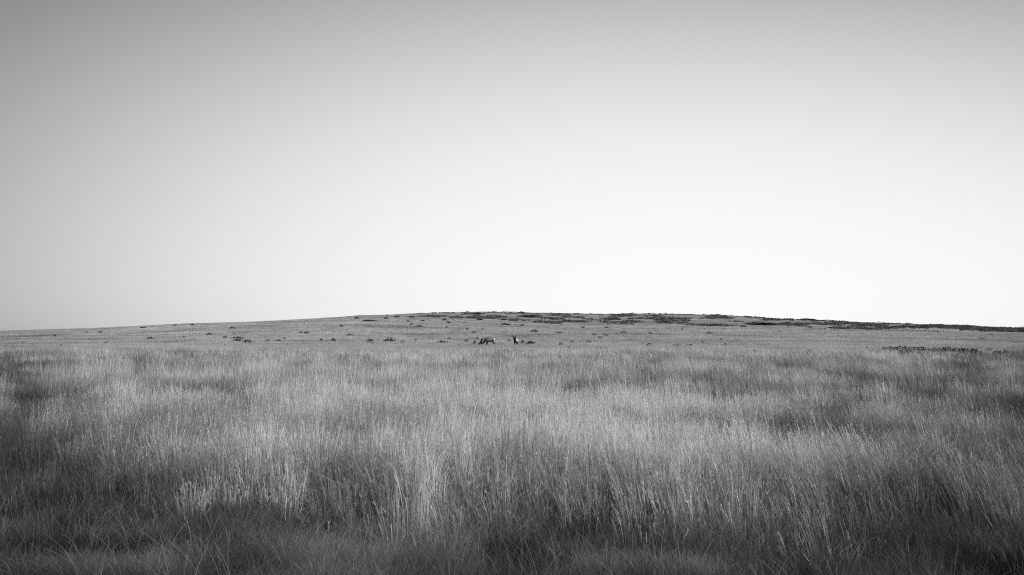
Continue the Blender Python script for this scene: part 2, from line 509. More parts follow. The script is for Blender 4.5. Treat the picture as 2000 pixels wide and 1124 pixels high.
RU = [
    (1736, 682.5, 34, 7.5, "dark rush clump at the left end of the long strip"),
    (1764, 683, 36, 7.5, "dark rush clump bridging the left end of the strip"),
    (1790, 683.3, 36, 6, "thin dark rush clump where the strip narrows"),
    (1776, 687.5, 36, 4, "dark rush clump in front of the strip, standing nearer than the rest"),
    (1822, 684.5, 30, 6.5, "rounded dark rush clump just right of the strip's narrow part"),
    (1850, 685, 34, 8.2, "tallest dark rush clump in the middle of the strip"),
    (1876, 685.5, 32, 6.5, "dark rush clump right of the tallest one in the strip"),
    (1902, 686, 28, 5.5, "dark rush clump at the right end of the long strip"),
    (1946, 687.5, 16, 4, "separate dark rush clump beyond the right end of the strip"),
    (1964, 686, 10, 2, "small faint rush clump farthest to the right"),
    (1933, 683.5, 14, 2.5, "thin rush clump behind the separate one on the right"),
]
FEET = [hit(q[0], q[1] - (2.5 if q in RU else 0), 1.0, 60)[:2] + (q[2],) for q in SH + RU]


# thin darker streaks of green growth across the far straw (photograph x, y, half width, half depth in metres, strength)
FAR_PATCH = [(185, 674.5, 45, 5, .7), (40, 675, 50, 5, .5), (340, 672, 28, 4, .6), (405, 672, 42, 5, .6), (560, 670, 70, 4, .5), (70, 654, 40, 8, .6),
             (340, 665, 30, 6, .5), (20, 661, 40, 6, .4), (170, 661, 60, 6, .4), (700, 672, 60, 5, .4), (940, 671, 40, 4, .3), (620, 664, 70, 5, .4),
             (1360, 679, 70, 5, .5), (1150, 677, 60, 5, .35), (1560, 679, 60, 4, .4), (1640, 672, 60, 6, .3), (1930, 663, 60, 8, .4),
             (520, 636, 60, 8, .3), (760, 636, 60, 8, .3), (1240, 650, 70, 8, .35), (1440, 654, 60, 8, .3), (1720, 668, 60, 6, .3), (1810, 659, 70, 8, .3),
             (300, 647, 60, 8, .35), (830, 652, 50, 8, .3), (1030, 655, 50, 8, .25), (1880, 699, 90, 5, .3), (1290, 689, 80, 5, .3), (480, 688, 70, 5, .3)]
FAR_PTS = []
for q in FAR_PATCH:
    px3 = hit(q[0], q[1], 1.0, 60)
    FAR_PTS.append((px3[0], px3[1], q[2] / F * px3[1], q[3], q[4]))


def clear_of_shrubs(x, y):
    """False inside a shrub's footprint, where no straw grows."""
    ok = np.ones(len(x), bool)
    for fx, fy, wp in FEET:
        w = wp * fy / F
        ok &= ((x - fx) / (0.55 * w)) ** 2 + ((y - fy + 0.7) / (0.35 * w + 1.1)) ** 2 > 1
    return ok


# ---------------------------------------------------------------- grass
def scatter(n, y0, y1, margin=1.6, half=0.56):
    """n ground points spread evenly over the wedge of meadow between two depths."""
    out_x, out_y, got = [], [], 0
    while got < n:
        y = np.sqrt(rng.uniform(y0 * y0, y1 * y1, n))
        w = half * y + margin
        keep = rng.uniform(0, 1, n) < (w / y) / (half + margin / y0)
        y = y[keep]; w = w[keep]
        out_x.append(rng.uniform(-1, 1, len(y)) * w); out_y.append(y); got += len(y)
    return np.concatenate(out_x)[:n], np.concatenate(out_y)[:n]


class Blades:
    def __init__(self):
        self.v, self.q, self.t, self.tone, self.n = [], [], [], [], 0

    def add(self, x, y, L, w, lean, ldir, tone, widths, curve=1.6, sag=0.0, face=0.9, z=None, tip=None):
        """Blades rooted at x, y: length L, width w, tip pushed lean*L along ldir; widths = profile from root to tip."""
        n = len(x)
        if n == 0:
            return
        k = len(widths)
        if z is None:
            z = ground(x, y)
        t = np.linspace(0, 1, k)[None, :]
        lx = (np.cos(ldir) * lean * L)[:, None]; ly = (np.sin(ldir) * lean * L)[:, None]
        vert = L * np.sqrt(np.clip(1 - 0.55 * lean ** 2, 0.1, 1))
        cv = np.asarray(curve)
        cv = cv[:, None] if cv.ndim else cv
        px = x[:, None] + lx * t ** cv
        py = y[:, None] + ly * t ** cv
        sg = np.asarray(sag)
        sg = sg[:, None] if sg.ndim else sg
        pz = z[:, None] - 0.02 + vert[:, None] * (t - sg * t ** 3)
        fa = rng.normal(0, face, n)
        wx = (np.cos(fa) * w * 0.5)[:, None]; wy = (np.sin(fa) * w * 0.5)[:, None]
        pr = np.asarray(widths)[None, :]
        a = np.stack([px - wx * pr, py - wy * pr, pz], -1)
        b = np.stack([px + wx * pr, py + wy * pr, pz], -1)
        base = self.n + np.arange(n)[:, None] * (2 * k - 1)
        verts = np.concatenate([a[:, :-1], b[:, :-1], (0.5 * (a[:, -1:] + b[:, -1:]))], 1)
        j = np.arange(k - 2)[None, :]
        if k > 2:
            q = np.stack([base + j, base + k - 1 + j, base + k + j, base + 1 + j], -1).reshape(-1, 4)
            self.q.append(q.astype(np.int32))
        tr = np.stack([base[:, 0] + k - 2, base[:, 0] + 2 * k - 3, base[:, 0] + 2 * k - 2], -1)
        self.v.append(verts.reshape(-1, 3).astype(np.float32)); self.t.append(tr.astype(np.int32))
        tv = np.repeat(tone[:, None], 2 * k - 1, 1)
        self.tone.append(tv.ravel().astype(np.float32))
        self.n += n * (2 * k - 1)

    def build(self, name, mat):
        me = np_mesh(name, np.vstack(self.v), np.vstack(self.q) if self.q else None, np.vstack(self.t), np.concatenate(self.tone))
        return link(name, me, mat)


def lean_field(x, y, n):
    """Wind lean: upright on the left, tops pushed to the left on the right-hand side, with gusts."""
    X = x / np.maximum(y, 1)
    gust = fbm(x / 2.5, y / 2.5, 81, 3) - 0.5
    bx = -0.04 - 0.17 * sstep(-0.15, 0.40, X) - 0.25 * gust + rng.normal(0, 0.075, n)
    by = 0.04 + rng.normal(0, 0.10, n) + 0.2 * (fbm(x / 2.5, y / 2.5, 83, 3) - 0.5)
    return bx, by


STEM = [1.0, 0.85, 0.75, 0.7, 1.7, 1.3, 0.2]
STEM_M = [1.0, 0.8, 1.3, 0.2]
BLADE = [1.0, 0.9, 0.6, 0.1]

grass = Blades()
for (y0, y1, n, w0, prof, cs) in ((5.0, 9.0, 40000, 0.0029, STEM, .30), (9.0, 13.5, 200000, 0.0033, STEM, .33), (13.5, 20, 180000, 0.0045, STEM_M, .40),
                                  (20, 32, 180000, 0.0074, STEM_M, .6), (32, 55, 160000, 0.0125, [1, .9, .1], .9),
                                  (55, 100, 160000, 0.026, [1, .9, .1], 1.4)):
    x, y = scatter(n, y0, y1)
    cd, cdx, cdy, cid = clumps(x, y, cs, 61)
    x = x - cdx * cs * 0.22; y = y - cdy * cs * 0.22            # stems gather in bunches
    _, _, _, cid2 = clumps(x, y, cs * 3.1, 67)
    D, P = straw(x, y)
    keep = rng.uniform(0, 1, n) < np.clip(D * (1.15 - 0.5 * cd) * (0.55 + 0.75 * cid), 0, 1)
    x, y, D, P, cd, cdx, cdy, cid, cid2 = (q[keep] for q in (x, y, D, P, cd, cdx, cdy, cid, cid2))
    m = len(x)
    L = (0.27 + 0.38 * np.clip(D, 0, 1)) * rng.normal(1, 0.20, m).clip(0.4, 1.6) * (1 + 0.4 * (fbm(x / 0.9, y / 0.9, 95, 3) - 0.5) + 0.15 * (fbm(x / 5, y / 4, 96, 2) - 0.5))
    L = L * (0.80 + 0.34 * cid) * (1.05 - 0.22 * cd) * (1 + 0.12 * np.clip(P, -1.0, 0.8))
    w = w0 * rng.uniform(0.6, 1.4, m)
    lx, ly = lean_field(x, y, m)
    lx = lx + 0.20 * cdx + 0.22 * (cid - 0.5); ly = ly + 0.18 * cdy + 0.16 * (cid2 - 0.5)
    wild = rng.uniform(0, 1, m) < 0.10                           # broken and stray stems
    lx = np.where(wild, rng.normal(0, 0.55, m), lx); ly = np.where(wild, rng.normal(0, 0.4, m), ly)
    lean, ldir = np.clip(np.hypot(lx, ly), 0, 0.95), np.arctan2(ly, lx)
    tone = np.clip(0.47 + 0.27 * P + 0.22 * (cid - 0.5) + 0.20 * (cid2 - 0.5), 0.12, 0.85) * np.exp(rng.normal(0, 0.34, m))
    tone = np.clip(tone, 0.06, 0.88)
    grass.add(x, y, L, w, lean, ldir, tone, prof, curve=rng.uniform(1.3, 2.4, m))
    if y1 < 21:                                                  # feathery seed heads
        reps = 5 if y1 < 14 else 3
        head = rng.uniform(0, 1, m) < 0.75
        hx, hy, hL, hl, hd, ht = (np.repeat(q[head], reps) for q in (x, y, L, lean, ldir, tone))
        k = len(hx)
        t_ = rng.uniform(0.72, 1.0, k)
        hv = hL * np.sqrt(np.clip(1 - 0.55 * hl ** 2, 0.1, 1))
        sxp = hx + np.cos(hd) * hl * hL * t_ ** 1.7; syp = hy + np.sin(hd) * hl * hL * t_ ** 1.7
        szp = ground(hx, hy) - 0.02 + hv * t_
        grass.add(sxp, syp, rng.uniform(0.025, 0.05, k), w0 * rng.uniform(0.9, 1.8, k), rng.uniform(0.2, 0.8, k), rng.uniform(0, 6.28, k),
                  np.clip(ht * 1.1, 0, .9), [.5, 1, .1], z=szp)
# far tufts, seen only as the nap of the slope
for (y0, y1, n, w0, hh) in ((95, 150, 220000, 0.055, 0.62), (145, 235, 220000, 0.11, 0.62), (225, Y_CREST + 3, 210000, 0.21, 0.55)):
    x, y = scatter(n, y0, y1, 8)
    D, P = straw(x, y)
    L = hh * rng.normal(1, 0.2, n).clip(0.5, 1.5)
    lx, ly = lean_field(x, y, n)
    lean, ldir = np.hypot(lx, ly), np.arctan2(ly, lx)
    str_ = 0.7 * (fbm(x / 22, y / 5.0, 97, 4) - 0.5) + 0.6 * (fbm(x / 7, y / 2.5, 99, 3) - 0.5)
    for (fx, fy, fw, fd, fa) in FAR_PTS:
        g_ = np.exp(-((x - fx) / fw) ** 4 - ((y - fy) / fd) ** 2)
        str_ = str_ - fa * g_
        L = L * (1 - 0.3 * fa * g_)
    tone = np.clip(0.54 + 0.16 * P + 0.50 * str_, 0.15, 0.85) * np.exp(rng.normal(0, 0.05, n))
    kp = clear_of_shrubs(x, y) & ((y < 235) | (rng.uniform(0, 1, n) < 1))
    L = L * (1 - 0.45 * sstep(270, Y_CREST - 10, y))
    for ex_, ey_ in ((-5.4, 168.5), (-3.9, 174.0), (0.75, 170.0)):      # grazed shorter where the elk are
        L = L * (1 - 0.38 * np.exp(-((x - ex_) / 2.6) ** 4 - ((y - ey_ + 5) / 12.0) ** 4))
    x, y, L, lean, ldir, tone = x[kp], y[kp], L[kp], lean[kp], ldir[kp], tone[kp]
    n = len(x)
    grass.add(x, y, L, w0 * rng.uniform(0.6, 1.5, n), lean, ldir, tone, [1, .9, .15], face=0.5)
o = grass.build("grass", M_STRAW)
tag(o, "tall pale dry straw grass covering the open meadow", "grass", kind="stuff")

under = Blades()
for (y0, y1, n, w0) in ((4.2, 8.0, 230000, 0.0030), (8.0, 13, 220000, 0.0042), (13, 24, 90000, 0.010), (24, 60, 70000, 0.022)):
    x, y = scatter(n, y0, y1)
    D, P = straw(x, y)
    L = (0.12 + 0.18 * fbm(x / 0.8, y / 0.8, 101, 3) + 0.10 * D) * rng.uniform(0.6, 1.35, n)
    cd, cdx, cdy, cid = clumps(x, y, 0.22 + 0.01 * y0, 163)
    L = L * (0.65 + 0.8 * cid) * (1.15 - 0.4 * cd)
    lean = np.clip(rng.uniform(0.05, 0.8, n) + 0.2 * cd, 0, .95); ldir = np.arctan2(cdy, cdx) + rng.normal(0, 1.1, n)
    tone = (0.55 + 0.8 * cid) * (1 - 0.35 * sstep(0.25, 0.5, np.abs(x) / y)) * np.clip(0.125 + 0.30 * (fbm(x / 0.7, y / 0.7, 103, 4) - 0.45) + 0.03 * P + 0.10 * np.clip(D, 0, 1), 0.03, 0.34) * np.exp(rng.normal(0, 0.3, n))  # includes vignette shade towards both sides, put into the blade colour
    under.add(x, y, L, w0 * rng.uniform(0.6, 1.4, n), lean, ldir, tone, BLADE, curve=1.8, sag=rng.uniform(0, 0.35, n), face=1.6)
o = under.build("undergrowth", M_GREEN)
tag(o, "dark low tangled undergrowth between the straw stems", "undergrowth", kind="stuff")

stray = Blades()
x, y = scatter(16000, 4.8, 13.5)
D, P = straw(x, y)
n = len(x)
lean = rng.uniform(0.15, 0.95, n); ldir = rng.uniform(0, 2 * math.pi, n)
L = rng.uniform(0.18, 0.55, n)
tone = rng.uniform(0.14, 0.46, n) * np.exp(0.3 * np.clip(P, -1.2, 0.3))
stray.add(x, y, L, rng.uniform(0.0022, 0.0045, n), lean, ldir, tone, [1, .9, .85, .8, .75, .7, .2], curve=1.9, sag=rng.uniform(0, 0.4, n), face=1.2)
o = stray.build("bent_stalks", M_STRAW)
tag(o, "loose bent dry stalks crossing the dark foreground grass", "dry stalks", kind="stuff")


# ---------------------------------------------------------------- shrubs
def bush_mesh(name, seed, spiky=0.0, n=900, humps=3, tone=0.07):
    """A low shrub of unit width (x), height 1 (z): leaf-sized faces spread through several merged mounds, with a few twigs."""
    r = np.random.default_rng(seed)
    hx = np.concatenate([[0.0], r.uniform(-0.30, 0.30, humps - 1)]); hy = r.uniform(-0.2, 0.2, humps)
    hr = np.concatenate([[0.34], r.uniform(0.16, 0.30, humps - 1)]); hh = np.concatenate([[0.95], r.uniform(0.45, 0.9, humps - 1)])
    k = r.integers(0, humps, n)
    d = r.normal(0, 1, (n, 3)); d /= np.linalg.norm(d, axis=1)[:, None]
    rad = r.uniform(0.35, 1.0, n) ** 0.5 * (1 + 0.12 * np.sin(7 * d[:, 0] + seed) * np.cos(5 * d[:, 1]))
    c = np.stack([hx[k] + d[:, 0] * rad * hr[k] * 1.15, hy[k] + d[:, 1] * rad * hr[k], np.abs(d[:, 2]) * rad * hh[k]], -1)
    s_ = r.uniform(0.028, 0.065, n)
    a = r.normal(0, 1, (n, 3)); a /= np.linalg.norm(a, axis=1)[:, None]
    b = np.cross(a, r.normal(0, 1, (n, 3))); b /= np.linalg.norm(b, axis=1)[:, None]
    a = a * s_[:, None]; b = b * s_[:, None] * 0.6
    a[:, 2] *= 1.6 + 3.0 * spiky; b[:, 2] *= 1.6
    if spiky:
        a[:, :2] *= 1 - 0.75 * spiky
    v = np.stack([c - a, c - b, c + a, c + b], 1)
    t = tone * np.exp(r.normal(0, 0.35, n))
    q = np.arange(4 * n).reshape(n, 4)
    vv = [v.reshape(-1, 3)]; qq = [q]; tt = [np.repeat(t, 4)]
    m = 4 * n
    for i in range(14):                       # twigs from the foot into the mounds
        e = c[r.integers(0, n)] * np.array([1, 1, 1.05]); f = np.array([e[0] * 0.3, e[1] * 0.3, 0.0])
        w = np.array([0.007, 0.007, 0])
        vv.append(np.array([f - w, f + w, e + w * 0.4, e - w * 0.4])); qq.append(np.array([[m, m + 1, m + 2, m + 3]])); tt.append(np.full(4, 0.05)); m += 4
    vv = np.vstack(vv); vv[:, 2] = np.maximum(vv[:, 2], -0.05)
    me = np_mesh(name, vv, np.vstack(qq), None, np.concatenate(tt))
    me.materials.append(M_SHRUB)
    return me


BUSH = [bush_mesh("shrub", 200 + i, 0.0, 1000, 3 + i % 3) for i in range(5)]
RUSH = [bush_mesh("rush_clump", 300 + i, 0.1, 1300, 5 + i % 3, 0.065) for i in range(4)]
DARK = [bush_mesh("shrub", 600 + i, 0.0, 1000, 3 + i % 3, tone=0.042) for i in range(3)]
PALE = [bush_mesh("shrub", 500 + i, 0.1, 800, 3 + i % 2, tone=0.13) for i in range(3)]
TWIG = [bush_mesh("shrub", 400 + i, 0.5, 60, 2, 0.05) for i in range(2)]
_bn = 0


def shrub(X, Yp, wpx, hpx, label, kind="b", group="low shrubs scattered over the slope", lift=1.0, start=60):
    """A shrub whose visible foot is at photograph pixel (X, Yp), wpx wide and hpx high there."""
    global _bn
    x, y, z = hit(X, Yp, lift, start)
    pool = {"b": PALE if "faint" in label or "paler" in label else DARK if "black" in label else BUSH, "r": RUSH, "t": TWIG}[kind]
    o = bpy.data.objects.new("rush_clump" if kind == "r" else "shrub", pool[_bn % len(pool)])
    COL.objects.link(o)
    _bn += 1
    w = wpx * y / F * 1.35
    o.location = (x, y, z - 0.03)
    o.scale = (w, max(w * 0.8, 0.6), hpx * y / F * 0.85 + lift * float(canopy(y)) * 1.02)
    o.rotation_euler = (0, 0, random.uniform(-0.35, 0.35) + (math.pi if random.random() < 0.5 else 0))
    if kind == "r":
        o.scale = (w * 1.35, max(w * 0.8, 0.8), hpx * y / F * 0.65 + lift * 0.78)
    tag(o, label, "rush clump" if kind == "r" else "shrub", group)
    return o


for (X, Yp, w_, h_, lab) in SH:
    shrub(X, Yp, w_, h_, lab, "t" if ("twiggy" in lab or "spindly" in lab) else "b")

for (X, Yp, w_, h_, lab) in RU:
    shrub(X, Yp - 2.5, w_, h_, lab, "r", "rush clumps in the dark strip on the right meadow")

# shrubs that stand out on the far ridge
for (X, Yp, w_, h_, lab) in [
    (757, 616.2, 6, 2.6, "tiny bush standing alone on the skyline left of the hilltop"),
    (636, 621.6, 8, 2.6, "small bush breaking the skyline on the left shoulder of the hill"),
    (589, 624.4, 7, 1.8, "tiny low bush on the skyline left of the hill's shoulder"),
    (874, 611.8, 10, 2.6, "dark bush on the skyline just left of the hilltop"),
    (928, 613.6, 32, 4.2, "wide dark bush right below the hilltop"),
    (937, 625.2, 14, 3.6, "dark domed bush in the grey band below the hilltop"),
    (983, 625.6, 15, 3.6, "dark domed bush in the grey band above the standing elk"),
    (1028, 619.4, 38, 5.6, "big dark tapering bush behind the fence posts"),
    (1019, 612, 18, 2.6, "dark bush on the skyline right of the hilltop"),
    (1125, 613.8, 20, 3, "low bush with a peaked middle on the skyline"),
    (1139, 630, 13, 5, "black peaked bush at the lower edge of the ridge"),
    (1140, 623, 9, 3.4, "small black bush straight above the black peaked one"),
    (1475, 635, 58, 8, "biggest black bush low on the right ridge"),
    (1575, 625.4, 26, 4.6, "flat-topped black bush on the right skyline"),
    (1457, 619, 12, 2.6, "small rounded bush on the skyline above the biggest black bush"),
    (1491, 621.3, 11, 2.6, "small rounded bush on the skyline right of its neighbour"),
    (1860, 636.6, 6, 4, "tiny open round bush sticking up from the skyline scrub"),
    (8, 646.4, 40, 3.4, "black hump of bush on the skyline at the far left edge"),
]:
    shrub(X, Yp, w_, h_, lab, "t" if "open round" in lab else "b", "bushes on the skyline and ridge", 0.0, 200)

# the rest of the ridge's scrub reads as one broken mass
MASS = [(908, 614.5, 6, 1), (931, 617.5, 8, 1), (979, 619.5, 16, 1.2), (970, 617, 12, .8), (1053, 618, 8, .8), (1087, 616.5, 18, 1.4),
        (1067, 622.5, 18, 1), (1090, 624, 14, 1.4), (1113, 619.5, 8, 1), (1128, 621, 10, 1), (1110, 628, 18, 1.2), (1076, 631.5, 18, 1.4),
        (1052, 629.5, 14, 1.2), (1000, 627.5, 10, 1.2), (1120, 629, 24, 1), (1215, 617.5, 22, 2.4), (1195, 624, 16, 2.4), (1225, 629.5, 22, 2.8),
        (1190, 630, 14, 1.4), (1240, 623, 20, 1), (1290, 624, 26, 3), (1278, 618.5, 12, 1.4), (1302, 631, 22, 1.6), (1320, 623, 20, 2.4),
        (1340, 627, 10, 1), (1330, 631.5, 14, 1.4), (1400, 621, 22, 2.4), (1385, 619, 12, 1), (1360, 635, 30, .8), (1400, 637, 40, .9),
        (1510, 625.5, 20, 1.4), (1540, 633.5, 20, 1.4), (1565, 635, 18, 2.4), (1600, 634, 14, 1.4), (1630, 634.5, 16, 2.4),
        (1655, 632, 16, 2), (1690, 635, 20, 2), (1700, 637, 30, 1.4), (1750, 640, 30, 1.8), (1790, 641, 30, 2), (1830, 637.5, 35, 2.8),
        (1870, 640, 40, 3.4), (1920, 643, 40, 3.2), (1960, 645.5, 40, 2.2), (1990, 646.5, 30, 2.2), (1640, 642, 20, 1), (1700, 643, 30, 1.2),
        (2060, 648, 60, 3), (2150, 651, 60, 3), (950, 622, 60, 1.2), (850, 618.5, 40, 1)]
MASS += [(X, float(np.interp(X, RX, RY)) + 1.6, 24, 0.12 if X < 1560 else 0.35) for X in range(880, 2001, 36)]
n = 110000
sX = rng.uniform(800, 2220, n); sY = rng.uniform(Y_CREST + 14, Y_RIDGE + 4, n)
sx_ = (sX - 1000) / F * sY
sz_ = ground(sx_, sY)
sP = HZ - F * (sz_ - H) / sY
wgt = np.zeros(n)
for (mx, my, wx, wy) in MASS:
    wgt = np.maximum(wgt, np.exp(-((sX - mx) / wx) ** 2 - ((sP - my) / wy) ** 2))
wgt = wgt * (0.35 + 1.1 * fbm(sx_ / 7, sY / 9, 141, 3)) - 0.27
wgt = wgt + 0.06 * (fbm(sx_ / 5, sY / 12, 143, 3) > 0.60) + 0.30 * (fbm(sx_ / 5, sY / 12, 145, 2) > 0.66)
keep = rng.uniform(0, 0.55, n) < wgt * 0.32
sx_, sY, sz_ = sx_[keep], sY[keep], sz_[keep]
m = len(sx_)
per = 26
rad = rng.uniform(0.5, 2.2, m); hgt = rad * rng.uniform(0.2, 0.5, m)
d = rng.normal(0, 1, (m, per, 3)); d /= np.linalg.norm(d, axis=2)[:, :, None]
q_r = rng.uniform(0.4, 1, (m, per)) ** 0.5
cc = np.stack([sx_[:, None] + d[:, :, 0] * q_r * rad[:, None], sY[:, None] + d[:, :, 1] * q_r * rad[:, None],
               sz_[:, None] + np.abs(d[:, :, 2]) * q_r * hgt[:, None]], -1).reshape(-1, 3)
k = len(cc)
a = rng.normal(0, 1, (k, 3)); a /= np.linalg.norm(a, axis=1)[:, None]
b = np.cross(a, rng.normal(0, 1, (k, 3))); b /= np.linalg.norm(b, axis=1)[:, None]
sz = rng.uniform(0.12, 0.34, k)[:, None]
vv = np.stack([cc - a * sz, cc - b * sz * .7, cc + a * sz, cc + b * sz * .7], 1).reshape(-1, 3)
tt = np.repeat(np.repeat(0.125 * np.exp(rng.normal(0, .4, m)), per) * np.exp(rng.normal(0, .3, k)), 4)
o = link("scrub", np_mesh("scrub", vv, np.arange(4 * k).reshape(k, 4), None, tt), M_SHRUB)
tag(o, "broken dark mass of low scrub across the far right ridge", "scrub", kind="stuff")


# ---------------------------------------------------------------- elk
def tube(path, radii, seg=8):
    """Rings along a path, closed at the tip."""
    vs, qs = [], []
    pts = [Vector(p) for p in path]
    for i, p in enumerate(pts):
        t = (pts[min(i + 1, len(pts) - 1)] - pts[max(i - 1, 0)]).normalized()
        u = t.cross(Vector((0.3, 0.9, 0.2))).normalized(); w = t.cross(u)
        for j in range(seg):
            an = 2 * math.pi * j / seg
            vs.append(p + (u * math.cos(an) + w * math.sin(an)) * radii[i])
    for i in range(len(pts) - 1):
        for j in range(seg):
            qs.append((i * seg + j, i * seg + (j + 1) % seg, (i + 1) * seg + (j + 1) % seg, (i + 1) * seg + j))
    qs.append(tuple(range(seg))[::-1]); qs.append(tuple((len(pts) - 1) * seg + j for j in range(seg)))
    return vs, qs


def skin_body(name, nodes, edges, parent):
    """One continuous body: nodes = {key: (x, y, z, radius, tone)} grown by a skin modifier and smoothed, toned by nearest bone."""
    keys = list(nodes)
    idx = {k_: i for i, k_ in enumerate(keys)}
    me = bpy.data.meshes.new("bones")
    me.from_pydata([nodes[k_][:3] for k_ in keys], [(idx[a_], idx[b_]) for a_, b_ in edges], [])
    tmp = bpy.data.objects.new("bones", me)
    COL.objects.link(tmp)
    sk = tmp.modifiers.new("skin", 'SKIN')
    sk.use_smooth_shade = True
    lay = me.skin_vertices[0].data
    for i, k_ in enumerate(keys):
        r_ = nodes[k_][3]
        r_ = r_ if isinstance(r_, tuple) else (r_, r_)
        lay[i].radius = (r_[0] * SWELL, r_[1] * SWELL)
        lay[i].use_root = (k_ == "pelvis")
    su = tmp.modifiers.new("sub", 'SUBSURF')
    su.levels = 2; su.render_levels = 2
    dg = bpy.context.evaluated_depsgraph_get()
    body = bpy.data.meshes.new_from_object(tmp.evaluated_get(dg))
    body.name = name
    bpy.data.objects.remove(tmp)
    bpy.data.meshes.remove(me)
    co = np.empty(len(body.vertices) * 3, np.float32)
    body.vertices.foreach_get("co", co)
    co = co.reshape(-1, 3)
    best = np.full(len(co), 1e9); tone = np.zeros(len(co)); cz = np.zeros(len(co)); rr_ = np.zeros(len(co)); trunk = np.zeros(len(co))
    for a_, b_ in edges:
        A, B = np.array(nodes[a_][:3]), np.array(nodes[b_][:3])
        ra = np.mean(nodes[a_][3]); rb = np.mean(nodes[b_][3])
        t = np.clip(((co - A) @ (B - A)) / max(1e-6, (B - A) @ (B - A)), 0, 1)
        c_ = A + t[:, None] * (B - A)
        r_ = ra + (rb - ra) * t
        dist = np.linalg.norm(co - c_, axis=1) / r_
        m_ = dist < best
        best[m_] = dist[m_]
        tone[m_] = (nodes[a_][4] + (nodes[b_][4] - nodes[a_][4]) * t)[m_]
        cz[m_] = c_[m_, 2]; rr_[m_] = r_[m_]
        trunk[m_] = 1.0 if (a_ in TRUNK and b_ in TRUNK) else 0.0
    low = (co[:, 2] - cz) / rr_
    tone = np.where((trunk > 0) & (low < -0.45), 0.035, tone)                 # dark belly
    tone = np.where((trunk > 0) & (co[:, 0] < -0.70) & (low > -0.5), 0.80, tone)   # pale rump patch
    at = body.attributes.new("tone", 'FLOAT', 'POINT')
    at.data.foreach_set("value", tone.astype(np.float32))
    body.materials.clear()
    o_ = link(name, body, M_HIDE, parent)
    return o_


SWELL = 1.32      # smoothing shrinks the grown skin by about a quarter
TRUNK = ("pelvis", "loin", "barrel", "chest", "shoulder", "rump")
SPINE = [("pelvis", "loin"), ("loin", "barrel"), ("barrel", "chest"), ("chest", "shoulder"), ("pelvis", "rump"), ("rump", "tail"),
         ("shoulder", "neck_base"), ("neck_base", "neck"), ("neck", "poll"), ("poll", "brow"), ("brow", "muzzle")]
BODY_T, NECK_T, HEAD_T, LEG_T = 0.14, 0.022, 0.035, 0.06


